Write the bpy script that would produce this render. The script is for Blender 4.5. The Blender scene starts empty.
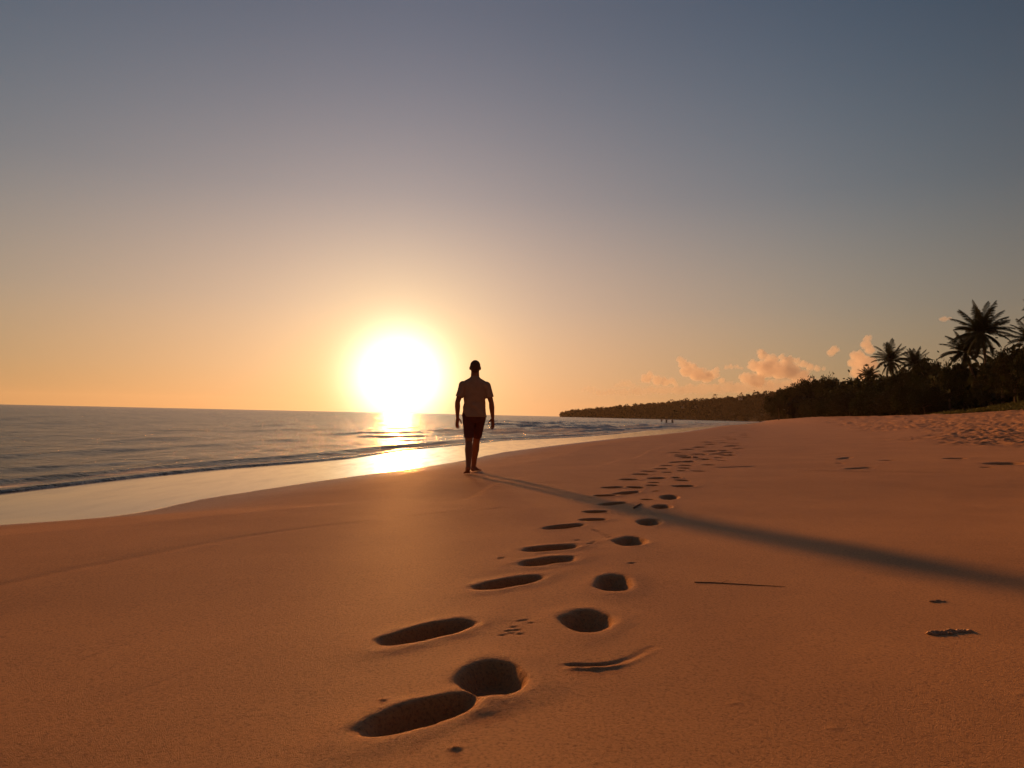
import bpy, bmesh, math, random
import numpy as np
from mathutils import Vector, Matrix

random.seed(7)
RNG = np.random.RandomState(11)
scene = bpy.context.scene
COL = scene.collection
R = math.radians

# ------------------------------------------------------------------ camera
F = 750.0                       # focal length in pixels of a 1024 px wide frame
CAM_Z = 0.92
PITCH, ROLL = 2.38, 1.25
cam_d = bpy.data.cameras.new('camera')
cam_d.sensor_width = 36.0
cam_d.lens = 36.0 * F / 1024.0
cam_d.clip_start, cam_d.clip_end = 0.05, 60000.0
cam = bpy.data.objects.new('camera', cam_d)
COL.objects.link(cam)
CAM_R = Matrix.Rotation(R(90 + PITCH), 3, 'X') @ Matrix.Rotation(R(ROLL), 3, 'Z')
cam.matrix_world = Matrix.Translation((0, 0, CAM_Z)) @ CAM_R.to_4x4()
scene.camera = cam


def ray(px, py):
    return CAM_R @ Vector(((px - 512) / F, (384 - py) / F, -1.0))


def ground(px, py, z=0.0):
    """point of the level z seen at a place in the picture"""
    d = ray(px, py)
    t = (z - CAM_Z) / d.z
    return Vector((d.x * t, d.y * t, z))


def at(px, py, dist):
    d = ray(px, py)
    t = dist / d.y
    return Vector((d.x * t, dist, CAM_Z + d.z * t))


# ------------------------------------------------------------------ noise
def _hash(ix, iy, seed):
    h = (ix.astype(np.int64) * 374761393 + iy.astype(np.int64) * 668265263 + seed * 144665) & 0xffffffff
    h = ((h ^ (h >> 13)) * 1274126177) & 0xffffffff
    return ((h ^ (h >> 16)) & 0xffff) / 65535.0


def vnoise(x, y, seed=0):
    ix, iy = np.floor(x), np.floor(y)
    fx, fy = x - ix, y - iy
    fx = fx * fx * (3 - 2 * fx)
    fy = fy * fy * (3 - 2 * fy)
    a, b = _hash(ix, iy, seed), _hash(ix + 1, iy, seed)
    c, d = _hash(ix, iy + 1, seed), _hash(ix + 1, iy + 1, seed)
    return (a + (b - a) * fx + (c - a) * fy + (a - b - c + d) * fx * fy) * 2 - 1


def fbm(x, y, octs=4, seed=0, gain=0.5):
    s, amp, t = 0.0, 1.0, 0.0
    for k in range(octs):
        s = s + amp * vnoise(x + 17.3 * k, y - 9.1 * k, seed + k)
        t += amp
        amp *= gain
        x, y = x * 2.03, y * 2.03
    return s / t


def sstep(t):
    t = np.clip(t, 0, 1)
    return t * t * (3 - 2 * t)


# ------------------------------------------------------------------ shore
SEA_Z = -0.28
WET_Z = -0.22


def poly(pts, z):
    w = [ground(px, py, z) for px, py in pts]
    return [p.y for p in w], [p.x for p in w]


wy, wx = poly([(0, 525), (60, 521.5), (110, 518), (150, 511), (200, 500), (300, 484), (350, 477), (400, 470.5), (429, 466.5),
               (464, 460.5), (505, 452), (563, 444.5), (618, 438.3), (655, 435), (681, 432.3), (700, 429.3)], WET_Z)
wy = [-8, 0, 5.0] + wy + [134, 200, 420, 680, 860, 1000]
wx = [-10.5, -8.6, -6.6] + wx + [37, 62, 138, 228, 286, 330]
sy_, sx_ = poly([(0, 494), (78, 484.7), (156, 475.7), (234, 468), (312, 462), (351, 458.5), (411, 450), (450, 446.4), (505, 440.6),
                 (560, 438), (587, 436.6), (618, 434), (649, 430.5), (680, 428.5)], SEA_Z)
sy_ = [-8, 0, 5.0] + sy_ + [134, 200, 420, 680, 860, 1000]
sx_ = [-13.5, -11.2, -8.9] + sx_ + [35.5, 60.5, 136, 226, 284, 328]
LY = np.arange(-10, 1000, 0.1)


def smooth_curve(ys, xs, k):
    v = np.interp(LY, ys, xs)
    for _ in range(k):
        v[1:-1] = (v[:-2] + 2 * v[1:-1] + v[2:]) / 4
    return v


XW_T = smooth_curve(wy, wx, 14)
XS_T = smooth_curve(sy_, sx_, 14)
XS_T = np.minimum(XS_T, XW_T - 0.5)
_sm = smooth_curve(wy, wx, 1200)
COSW = 1 / np.sqrt(1 + np.gradient(_sm, LY) ** 2)


def XW(y): return np.interp(y, LY, XW_T)
def XS(y): return np.interp(y, LY, XS_T)
def CW(y): return np.interp(y, LY, COSW)
def BW(y): return np.interp(y, [-10, 30, 60, 87, 120, 200, 420, 900], [27, 26, 23.5, 20.5, 17, 13, 10, 8])   # beach width


def base_height(x, y):
    xw, xs, c = XW(y), XS(y), CW(y)
    dn = (x - xw) * c
    W = BW(y)
    up = np.interp(dn, [0, 0.4, 1.2, 2.5, 4, 8, 14, 60], [0, 0.035, 0.12, 0.22, 0.25, 0.27, 0.30, 0.36])
    z_land = WET_Z + up + 1.80 * np.clip(0.13 * (np.logaddexp(0, (dn / W - 0.34) * 12) - np.logaddexp(0, (dn / W - 0.98) * 12)), 0, 1.2) * np.interp(y, [0, 40, 900], [1, 1, 1])
    z_land = z_land + 0.30 * np.exp(-((y - 45) / 30) ** 2) * sstep((dn - 12) / 14)
    z_land = z_land + 0.9 * sstep((dn - 24.5) / 6) * sstep((y - 38) / 12) * (1 - sstep((y - 70) / 16))
    t = (x - xs) / np.maximum(xw - xs, 0.05)
    z_wet = SEA_Z + (WET_Z - SEA_Z) * np.clip(t, 0, 1) - 0.05 * np.clip((xs - x) * c, 0, 40)
    return np.where(dn > 0, z_land, z_wet), dn


def sand_height(X, Y):
    Z, dn = base_height(X, Y)
    land = sstep((dn - 0.4) / 3.0)
    Z = Z + land * (0.018 * fbm(X * 0.35, Y * 0.35, 3, 21) + 0.0035 * fbm(X * 1.9, Y * 1.9, 3, 31))
    # long low scarps left by the last tide, running along the shore
    q = X - XW(Y)
    Z = Z + 0.010 * land * sstep((q + 0.35 * fbm(X * .3, Y * .3, 3, 77) - np.interp(Y, [0, 5, 20, 60], [3.2, 3.3, 4.5, 8])) / 0.12) * (Y < 60)
    Z = Z - 0.004 * land * np.exp(-((q * 0.9 + 0.2 * fbm(X * .5, Y * .5, 3, 78) - 4.3) / 0.05) ** 2) * (Y < 7)
    # trampled dry sand on the upper beach
    m = sstep((dn - 10.6 + 3.2 * fbm(X * 0.22, Y * 0.22, 3, 41)) / 3.4) * sstep((Y - 10) / 5)
    rough = 0.060 * fbm(X * 5.6, Y * 4.0, 3, 51, .6) + 0.07 * fbm(X * 1.3, Y * 0.8, 2, 61) * fbm(X * .3, Y * .3, 2, 63) * 3 - 0.03 * np.abs(fbm(X * 1.9, Y * 1.9, 2, 64))
    Z = Z + m * rough
    Z = Z + 0.25 * sstep((dn - 20) / 8) * fbm(X * 0.09, Y * 0.09, 3, 71)
    return Z, dn


def on_sand(px, py):
    z = 0.0
    for _ in range(12):
        p = ground(px, py, z)
        z = 0.5 * z + 0.5 * float(sand_height(np.array([[p.x]]), np.array([[p.y]]))[0][0, 0])
    return ground(px, py, z)


# ------------------------------------------------------------------ footprints: (end, end) of the long axis in plan, width, depth
PR = []


def pr(a, b, w=0.115, d=0.05, waist=0.12):
    A, B = on_sand(*a), on_sand(*b)
    PR.append((A.x, A.y, B.x, B.y, w, d, waist))


def pr_round(x0, x1, y0, y1, d=0.06):
    A, B = on_sand((x0 + x1) / 2 + 2, y0), on_sand((x0 + x1) / 2 - 2, y1)
    m = on_sand((x0 + x1) / 2, (y0 + y1) / 2)
    PR.append((A.x, A.y, B.x, B.y, (x1 - x0) / F * m.y, d, 0.0))


pr((361, 736), (478, 694), 0.150, 0.055, 0.05)
pr_round(459, 527, 661, 696, 0.06)
pr((380, 646), (471, 620), 0.165, 0.055)
pr_round(562, 612, 611, 633, 0.06)
pr((476, 590), (540, 576), 0.165, 0.055, 0.05)
pr_round(595, 633, 575, 591, 0.055)
pr((521, 566), (573, 557), 0.19, 0.055, 0.22)
pr((525, 551.5), (577, 545), 0.19, 0.055, 0.10)
pr((547, 529.5), (582, 524), 0.18, 0.05)
pr_round(615, 646, 536.5, 546, 0.05)
pr((582, 521), (604, 518.8), 0.17, 0.05)
pr_round(637, 661, 519, 526, 0.05)
pr((586, 513), (606, 511), 0.17, 0.05)
pr((602, 505.5), (624, 502), 0.18, 0.05)
pr_round(653, 671, 504.5, 509, 0.045)
pr((595, 496.4), (616, 495.4), 0.18, 0.05)
pr((617, 495), (637, 491.2), 0.18, 0.05)
pr_round(661, 679, 495, 500, 0.05)
pr((604, 488.4), (622, 486.8), 0.19, 0.05)
pr((631, 488.3), (641, 487), 0.19, 0.05)
pr((675, 487), (693, 485.6), 0.23, 0.055)
C4 = [(195, 242, 278, 236), (372, 236, 440, 226), (495, 228, 550, 228), (520, 246, 588, 243), (275, 210, 345, 205), (325, 192, 392, 188),
      (625, 190, 685, 187), (408, 177, 458, 172), (445, 157, 480, 153), (535, 188, 570, 184), (535, 153, 620, 156), (550, 172, 588, 168),
      (575, 136, 612, 126), (500, 138, 545, 130), (690, 152, 742, 149), (693, 120, 722, 122), (762, 105, 800, 110), (777, 125, 818, 124),
      (822, 75, 850, 78), (835, 92, 865, 92), (565, 110, 600, 103), (635, 108, 662, 104), (625, 90, 655, 88), (385, 308, 412, 310),
      (360, 258, 418, 255), (345, 276, 410, 272), (325, 362, 362, 358), (450, 198, 480, 193)]
for i, (a, b, c, d) in enumerate(C4):
    small = i in (9, 23, 24, 25, 26, 27)
    pr((590 + a / 6.0235, 440 + b / 6.0235), (590 + c / 6.0235, 440 + d / 6.0235), 0.15 if small else 0.23, 0.035 if small else 0.06)
pr((845, 469.3), (874, 467), 0.28, 0.022)
pr((882, 460.7), (892, 460.2), 0.3, 0.03)
pr((836, 463.3), (844, 463), 0.25, 0.025)
pr((840, 459.5), (849, 457), 0.25, 0.025)
pr((990, 462.8), (1022, 464.5), 0.6, 0.06)
pr((944, 459), (966, 458), 0.4, 0.04)
pr((981, 467.6), (993, 467.2), 0.25, 0.025)
# the trail going on towards the trees
for i in range(44):
    t = (i / 43.0)
    v = 34 * (1 - t) ** 1.1 + 5.5
    px = np.interp(v, [5, 10, 17, 25, 34, 40], [762, 752, 737, 722, 706, 698])
    hy = 404 + 0.0218 * px
    side = -1 if i % 2 else 1
    g = on_sand(px, hy + v)
    gx = g.x + side * 0.28 + random.uniform(-.75, .75)
    gy = g.y + random.uniform(-.5, .5)
    an = R(random.uniform(48, 70))
    L = random.uniform(.28, .42) * (1 + g.y / 140)
    PR.append((gx - L / 2 * math.cos(an), gy - L / 2 * math.sin(an), gx + L / 2 * math.cos(an), gy + L / 2 * math.sin(an), 0.2 + g.y / 120, 0.06 + g.y / 420, .1))
PR = PR[:98]


def print_r(x, y, p):
    ax, ay, bx, by, w, d, waist = p
    cx, cy = (ax + bx) / 2, (ay + by) / 2
    L = math.hypot(bx - ax, by - ay)
    ux, uy = (bx - ax) / L, (by - ay) / L
    a = ((x - cx) * ux + (y - cy) * uy) / (L / 2)
    b = -(x - cx) * uy + (y - cy) * ux
    b = b + 0.02 * L * np.sin(a * 2.2) * (1 if waist > 0 else 0)
    w = w * 1.04
    tp = -0.22 + 0.08 * math.sin(cx * 37)
    hw = w / 2 * (1.02 + (0.12 + tp) * a - waist * np.exp(-((a + 0.1) / 0.35) ** 2))
    if waist == 0.0:
        hw = w / 2 * (1 + 0.07 * np.sin(3 * a + cx * 9) + .10 * a * math.sin(cy * 23))
    b = b / hw
    r = (np.abs(a) ** 1.75 + np.abs(b) ** 1.9) ** (1 / 1.83)
    edge = 0.07
    r = r * (1 + edge * vnoise(x * 15, y * 15, 5) + 0.025 * vnoise(x * 70, y * 70, 6))
    return r, a, b


def add_prints(X, Y, Z, xs, ys):
    own = np.full(X.shape, -1, np.int32)
    for i, p in enumerate(PR):
        cx, cy = (p[0] + p[2]) / 2, (p[1] + p[3]) / 2
        L = math.hypot(p[2] - p[0], p[3] - p[1]) * 1.0 + p[4]
        i0, i1 = np.searchsorted(xs, [cx - L, cx + L])
        j0, j1 = np.searchsorted(ys, [cy - L, cy + L])
        sl = (slice(j0, j1), slice(i0, i1))
        if X[sl].size == 0: continue
        r, a, b = print_r(X[sl], Y[sl], p)
        d = p[5]
        hollow = -d * 1.15 * (1 - sstep((r - 0.50) / 0.56)) * (0.92 + 0.10 * a) - 0.003 * vnoise(X[sl] * 45, Y[sl] * 45, 9) * (r < .9)
        rim = 0.06 * d * np.exp(-((r - 1.24) / 0.22) ** 2) * (0.75 + 0.4 * vnoise(X[sl] * 9, Y[sl] * 9, 3))
        soft = 0.05 * d * np.exp(-((r - 1.5) / 0.4) ** 2)
        Z[sl] += hollow + rim + soft
        o = own[sl]
        o[r < 1.0] = i
        own[sl] = o
    return own


def axis(segs):
    v = [segs[0][0]]
    for a, b, s0, s1 in segs:
        while v[-1] < b:
            t = (v[-1] - a) / (b - a)
            v.append(v[-1] + s0 + (s1 - s0) * t)
    return np.array(v)


def grid_faces(ny, nx):
    j, i = np.meshgrid(np.arange(ny - 1), np.arange(nx - 1), indexing='ij')
    a = j * nx + i
    return np.stack([a, a + 1, a + nx + 1, a + nx], -1).reshape(-1, 4)


def mesh_from(name, co, faces, normals=None, attrs=None):
    me = bpy.data.meshes.new(name)
    co = np.ascontiguousarray(co, np.float32)
    faces = np.ascontiguousarray(faces, np.int32)
    k = faces.shape[1]
    me.vertices.add(len(co))
    me.vertices.foreach_set('co', co.ravel())
    me.loops.add(faces.size)
    me.loops.foreach_set('vertex_index', faces.ravel())
    me.polygons.add(len(faces))
    me.polygons.foreach_set('loop_start', np.arange(len(faces), dtype=np.int32) * k)
    me.update(calc_edges=True)
    me.polygons.foreach_set('use_smooth', np.ones(len(faces), bool))
    if attrs:
        for n, v in attrs.items():
            at_ = me.attributes.new(n, 'FLOAT', 'POINT')
            at_.data.foreach_set('value', np.ascontiguousarray(v, np.float32))
    if normals is not None:
        me.normals_split_custom_set_from_vertices(normals.reshape(-1, 3).tolist())
    return me


def sub_mesh(name, co, faces, normals, attrs):
    used, inv = np.unique(faces, return_inverse=True)
    return mesh_from(name, co[used], inv.reshape(faces.shape), normals[used], {k: v[used] for k, v in attrs.items()})


def link(name, me, mat=None, parent=None, **props):
    o = bpy.data.objects.new(name, me)
    COL.objects.link(o)
    if mat is not None and not me.materials: me.materials.append(mat)
    if parent is not None: o.parent = parent
    for k, v in props.items(): o[k] = v
    return o


def empty(name, loc, rz=0.0, **props):
    o = bpy.data.objects.new(name, None)
    COL.objects.link(o)
    o.location = loc
    o.rotation_euler = (0, 0, rz)
    for k, v in props.items(): o[k] = v
    return o


# ------------------------------------------------------------------ materials
def mat_new(name):
    m = bpy.data.materials.new(name)
    m.use_nodes = True
    nt = m.node_tree
    return m, nt, nt.nodes['Principled BSDF'], nt.nodes['Material Output']


def N(nt, t, **kw):
    n = nt.nodes.new(t)
    for k, v in kw.items():
        if k.startswith('i_'):
            key = k[2:]
            key = int(key) if key.isdigit() else key.replace('_', ' ')
            n.inputs[key].default_value = v
        else:
            setattr(n, k, v)
    return n


def ramp(nt, fac, stops, interp='LINEAR'):
    r = nt.nodes.new('ShaderNodeValToRGB')
    r.color_ramp.interpolation = interp
    el = r.color_ramp.elements
    while len(el) < len(stops): el.new(0.5)
    for e, (p, c) in zip(el, stops):
        e.position = p
        e.color = (*c, 1) if len(c) == 3 else c
    nt.links.new(fac, r.inputs[0])
    return r.outputs[0]


def mathn(nt, op, a, b=None, clamp=False):
    n = nt.nodes.new('ShaderNodeMath')
    n.operation = op
    n.use_clamp = clamp
    for k, v in enumerate((a, b)):
        if v is None: continue
        if isinstance(v, (int, float)): n.inputs[k].default_value = v
        else: nt.links.new(v, n.inputs[k])
    return n.outputs[0]


def simple(name, col, rough=0.7, var=0.25, scale=6.0, bump=0.0, spec=0.3, transl=0.0):
    m, nt, p, out = mat_new(name)
    tc = N(nt, 'ShaderNodeTexCoord')
    nz = N(nt, 'ShaderNodeTexNoise', i_Scale=scale, i_Detail=4.0)
    nt.links.new(tc.outputs['Object'], nz.inputs['Vector'])
    c = ramp(nt, nz.outputs[0], [(0.3, tuple(v * (1 - var) for v in col)), (0.7, tuple(v * (1 + var) for v in col))])
    nt.links.new(c, p.inputs['Base Color'])
    p.inputs['Roughness'].default_value = rough
    p.inputs['Specular IOR Level'].default_value = spec
    if bump:
        b = N(nt, 'ShaderNodeBump', i_Strength=bump, i_Distance=0.02)
        nt.links.new(nz.outputs[0], b.inputs['Height'])
        nt.links.new(b.outputs[0], p.inputs['Normal'])
    if transl:
        tr = N(nt, 'ShaderNodeBsdfTranslucent')
        nt.links.new(c, tr.inputs[0])
        mx = N(nt, 'ShaderNodeMixShader', i_0=transl)
        nt.links.new(p.outputs[0], mx.inputs[1])
        nt.links.new(tr.outputs[0], mx.inputs[2])
        nt.links.new(mx.outputs[0], out.inputs[0])
    return m


def sand_material():
    m, nt, p, out = mat_new('sand')
    geo = N(nt, 'ShaderNodeNewGeometry')
    pos = geo.outputs['Position']
    wet = N(nt, 'ShaderNodeAttribute', attribute_name='wet').outputs['Fac']
    damp = N(nt, 'ShaderNodeAttribute', attribute_name='damp').outputs['Fac']
    n1 = N(nt, 'ShaderNodeTexNoise', i_Scale=0.9, i_Detail=5.0, i_Roughness=0.6)
    n2 = N(nt, 'ShaderNodeTexNoise', i_Scale=105.0, i_Detail=3.0, i_Roughness=0.7)
    n3 = N(nt, 'ShaderNodeTexNoise', i_Scale=18.0, i_Detail=4.0, i_Roughness=0.6)
    n4 = N(nt, 'ShaderNodeTexVoronoi', i_Scale=420.0)
    for n in (n1, n2, n3, n4): nt.links.new(pos, n.inputs['Vector'])
    c1 = ramp(nt, n1.outputs[0], [(0.3, (0.44, 0.220, 0.082)), (0.7, (0.53, 0.272, 0.106))])
    c2 = ramp(nt, n2.outputs[0], [(0.30, (0.50, 0.47, 0.45)), (0.5, (.97, .97, .97)), (0.72, (1.12, 1.12, 1.12))])
    mul = N(nt, 'ShaderNodeMix', data_type='RGBA', blend_type='MULTIPLY')
    mul.inputs[0].default_value = 1.0
    nt.links.new(c1, mul.inputs[6]); nt.links.new(c2, mul.inputs[7])
    wetc = N(nt, 'ShaderNodeMix', data_type='RGBA', blend_type='MIX')
    wetc.inputs[7].default_value = (0.20, 0.100, 0.036, 1)
    nt.links.new(mul.outputs[2], wetc.inputs[6])
    mxw = mathn(nt, 'MAXIMUM', wet, mathn(nt, 'MULTIPLY', damp, 0.45))
    nt.links.new(mxw, wetc.inputs[0])
    nt.links.new(wetc.outputs[2], p.inputs['Base Color'])
    rg = mathn(nt, 'SUBTRACT', 0.60, mathn(nt, 'MULTIPLY', damp, 0.18))
    rg2 = mathn(nt, 'ADD', mathn(nt, 'MULTIPLY', rg, mathn(nt, 'SUBTRACT', 1.0, wet)), mathn(nt, 'MULTIPLY', wet, 0.09))
    n5 = N(nt, 'ShaderNodeTexNoise', i_Scale=1.4, i_Detail=5.0, i_Roughness=0.6)
    mp5 = N(nt, 'ShaderNodeMapping'); mp5.inputs['Scale'].default_value = (2.2, 0.5, 1); mp5.inputs['Rotation'].default_value = (0, 0, R(20))
    nt.links.new(pos, mp5.inputs[0]); nt.links.new(mp5.outputs[0], n5.inputs['Vector'])
    wr = mathn(nt, 'MULTIPLY', mathn(nt, 'MULTIPLY', mathn(nt, 'SUBTRACT', n5.outputs[0], 0.42), 0.22, clamp=True), wet)
    nt.links.new(mathn(nt, 'ADD', rg2, wr), p.inputs['Roughness'])
    p.inputs['Specular IOR Level'].default_value = 0.5
    p.inputs['IOR'].default_value = 1.38
    # grain
    hb = mathn(nt, 'ADD', mathn(nt, 'MULTIPLY', n2.outputs[0], 0.7), mathn(nt, 'MULTIPLY', n4.outputs['Distance'], 0.5))
    b1 = N(nt, 'ShaderNodeBump', i_Distance=0.010)
    nt.links.new(hb, b1.inputs['Height'])
    b2 = N(nt, 'ShaderNodeBump', i_Distance=0.010)
    nt.links.new(n3.outputs[0], b2.inputs['Height'])
    dry = mathn(nt, 'SUBTRACT', 1.0, wet)
    nt.links.new(mathn(nt, 'MULTIPLY', dry, 0.75), b1.inputs['Strength'])
    nt.links.new(mathn(nt, 'MULTIPLY', dry, 0.22), b2.inputs['Strength'])
    b3 = N(nt, 'ShaderNodeBump', i_Distance=0.02)
    nt.links.new(n5.outputs[0], b3.inputs['Height']); nt.links.new(mathn(nt, 'MULTIPLY', wet, 0.015), b3.inputs['Strength'])
    nt.links.new(b3.outputs[0], b2.inputs['Normal'])
    nt.links.new(b2.outputs[0], b1.inputs['Normal'])
    nt.links.new(b1.outputs[0], p.inputs['Normal'])
    return m


def water_material():
    m, nt, p, out = mat_new('water')
    geo = N(nt, 'ShaderNodeNewGeometry')
    pos = geo.outputs['Position']
    foam = N(nt, 'ShaderNodeAttribute', attribute_name='foam').outputs['Fac']
    mp = N(nt, 'ShaderNodeMapping')
    mp.inputs['Rotation'].default_value = (0, 0, R(10))
    mp.inputs['Scale'].default_value = (1.7, 0.8, 1.0)
    nt.links.new(pos, mp.inputs[0])
    n1 = N(nt, 'ShaderNodeTexNoise', i_Scale=0.55, i_Detail=5.0, i_Roughness=0.62)
    n2 = N(nt, 'ShaderNodeTexNoise', i_Scale=5.0, i_Detail=5.0, i_Roughness=0.65)
    n3 = N(nt, 'ShaderNodeTexNoise', i_Scale=1.6, i_Detail=7.0, i_Roughness=0.7)
    for n in (n1, n2, n3): nt.links.new(mp.outputs[0], n.inputs['Vector'])
    f2 = mathn(nt, 'MULTIPLY', foam, mathn(nt, 'MULTIPLY', n3.outputs[0], 2.0), clamp=True)
    fm = ramp(nt, f2, [(0.38, (0, 0, 0)), (0.75, (1, 1, 1))])
    cc = N(nt, 'ShaderNodeMix', data_type='RGBA')
    cc.inputs[6].default_value = (0.035, 0.038, 0.036, 1)
    cc.inputs[7].default_value = (0.80, 0.74, 0.68, 1)
    nt.links.new(fm, cc.inputs[0])
    nt.links.new(cc.outputs[2], p.inputs['Base Color'])
    rg = N(nt, 'ShaderNodeMapRange')
    rg.inputs[3].default_value = 0.20; rg.inputs[4].default_value = 0.7
    nt.links.new(fm, rg.inputs[0])
    nt.links.new(rg.outputs[0], p.inputs['Roughness'])
    p.inputs['IOR'].default_value = 1.33
    b1 = N(nt, 'ShaderNodeBump', i_Strength=1.0, i_Distance=0.60)
    nt.links.new(n1.outputs[0], b1.inputs['Height'])
    b2 = N(nt, 'ShaderNodeBump', i_Strength=1.0, i_Distance=0.09)
    nt.links.new(n2.outputs[0], b2.inputs['Height'])
    nt.links.new(b1.outputs[0], b2.inputs['Normal'])
    nt.links.new(b2.outputs[0], p.inputs['Normal'])
    return m


M = {}
M['sand'] = sand_material()
M['water'] = water_material()
M['leaf'] = simple('leaf', (0.028, 0.032, 0.013), 0.7, 0.4, 0.6, spec=.15, transl=0.12)
M['leaf2'] = simple('leaf_olive', (0.034, 0.032, 0.015), 0.7, 0.4, 0.6, spec=.15, transl=0.12)
M['palm'] = simple('palm_leaf', (0.030, 0.034, 0.014), 0.6, 0.35, 1.0, spec=.2, transl=0.12)
M['bark'] = simple('bark', (0.12, 0.085, 0.055), 0.9, 0.35, 9.0, bump=0.8)
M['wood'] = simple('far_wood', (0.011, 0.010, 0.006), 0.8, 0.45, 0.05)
M['soil'] = simple('hill_soil', (0.06, 0.045, 0.025), 0.9, 0.35, 0.03)
M['skin'] = simple('skin', (0.30, 0.13, 0.07), 0.65, 0.08, 8.0, spec=0.15)
M['shirt'] = simple('shirt', (0.34, 0.23, 0.165), 0.85, 0.10, 12.0, bump=0.3)
M['shorts'] = simple('shorts', (0.11, 0.035, 0.028), 0.85, 0.12, 12.0, bump=0.3)
M['hair'] = simple('hair', (0.11, 0.055, 0.03), 0.6, 0.2, 60.0, bump=0.3)
M['stick'] = simple('driftwood', (0.20, 0.12, 0.07), 0.9, 0.3, 30.0, bump=0.5)
M['lump'] = simple('sand_lump', (0.46, 0.28, 0.17), 0.85, 0.2, 60.0, bump=0.9)
M['plaster'] = simple('plaster', (0.75, 0.70, 0.62), 0.8, 0.06, 1.0)
M['roof'] = simple('roof', (0.22, 0.10, 0.07), 0.8, 0.2, 1.0)
M['glass'] = simple('dark_glass', (0.03, 0.03, 0.035), 0.1, 0.1, 1.0, spec=0.5)
M['door'] = simple('door_wood', (0.12, 0.07, 0.04), 0.6, 0.2, 3.0)

# ------------------------------------------------------------------ sand
xs = np.concatenate([axis([(-60, -10, 2.0, 0.3)]), axis([(-9.9, -1.4, 0.06, 0.02)]), axis([(-1.37, 2.2, 0.0115, 0.0115)]),
                     axis([(2.22, 9, 0.013, 0.035), (9, 26, 0.035, 0.09), (26, 80, 0.09, 0.6), (80, 900, 0.6, 25)])])
ys = np.concatenate([axis([(-12, 1.6, 0.8, 0.06)]), axis([(1.64, 4, 0.0095, 0.0105), (4, 14, 0.0105, 0.045), (14, 60, 0.045, 0.22),
                                                          (60, 150, 0.22, 0.8), (150, 900, 0.8, 8)])])
xs = np.unique(xs); ys = np.unique(ys)
X, Y = np.meshgrid(xs, ys)


Z, dn = sand_height(X, Y)
H0 = Z.copy()
OWN = add_prints(X, Y, Z, xs, ys)


def bumpz(px, py, sx, sy, h, rot=0.0, rough=0.3):
    """small relief on the sand: a lump or a dent"""
    g = on_sand(px, py)
    i0, i1 = np.searchsorted(xs, [g.x - 3 * sx - sy, g.x + 3 * sx + sy]); j0, j1 = np.searchsorted(ys, [g.y - 3 * sy - sx, g.y + 3 * sy + sx])
    sl = (slice(j0, j1), slice(i0, i1))
    dx, dy = X[sl] - g.x, Y[sl] - g.y
    a, b = dx * math.cos(rot) + dy * math.sin(rot), -dx * math.sin(rot) + dy * math.cos(rot)
    Z[sl] += h * np.exp(-((a / sx) ** 2 + (b / sy) ** 2)) * (1 + rough * vnoise(X[sl] * 60, Y[sl] * 60, 8))


bumpz(383, 700, .013, .010, .005)
bumpz(455, 748, .016, .010, .0045)
for k in range(24):                                        # the shallow curved scrape
    t = k / 23
    bumpz(570 + 80 * t, 664.5 + 1.0 * math.sin(t * 3) - 17 * t ** 3, .022, .010, -.0028, R(10))
    bumpz(572 + 82 * t, 668.5 + 1.0 * math.sin(t * 3) - 18 * t ** 3, .022, .009, .0018, R(10))
for (px, py) in [(508, 631), (512, 633), (517, 630), (514, 627), (520, 634), (519, 621), (525, 620), (531, 623), (503, 635)]:
    bumpz(px, py, .014, .006, -.005, R(20))
for (px, py) in [(594, 530), (598, 531), (606, 535), (609, 537), (590, 544), (593, 542), (577, 540), (632, 563), (501, 558), (636, 507), (640, 504)]:
    bumpz(px, py, .022, .012, -.008, R(25))
for (px, py) in [(940, 601), (1021, 694), (735, 703), (835, 728), (793, 552)]:
    bumpz(px, py, .018, .008, .002, R(15))
for k in range(60):
    px, py = random.uniform(0, 1024), random.uniform(500, 768)
    s = random.uniform(.004, .009)
    bumpz(px, py, s, s, random.choice([-1, 1]) * .0016)
# thin drag line across the middle beach
for (xa, ya, xb, yb, dd) in [(60, 720, 330, 620, -.0012), (715, 467.5, 758, 466, -.02), (640, 452, 720, 453.5, -.01), (800, 470, 960, 472.5, -.012), (0, 689, 140, 640, -.0016), (140, 640, 400, 556, -.0012), (0, 676, 190, 622, -.0012)]:
    g0, g1 = on_sand(xa, ya), on_sand(xb, yb)
    n = 60
    for k in range(n):
        t = k / (n - 1)
        g = g0.lerp(g1, t)
        L = (g1 - g0).length / n
        w = 0.012 if ya > 500 else 0.05
        i0, i1 = np.searchsorted(xs, [g.x - 3 * L - .2, g.x + 3 * L + .2]); j0, j1 = np.searchsorted(ys, [g.y - 3 * L - .2, g.y + 3 * L + .2])
        sl = (slice(j0, j1), slice(i0, i1))
        an = math.atan2(g1.y - g0.y, g1.x - g0.x)
        dx, dy = X[sl] - g.x, Y[sl] - g.y
        a, b = dx * math.cos(an) + dy * math.sin(an), -dx * math.sin(an) + dy * math.cos(an)
        Z[sl] += dd * 0.55 * np.exp(-((a / (L * 1.1)) ** 2 + (b / w) ** 2)) * math.sin(math.pi * t) ** .4

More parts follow.
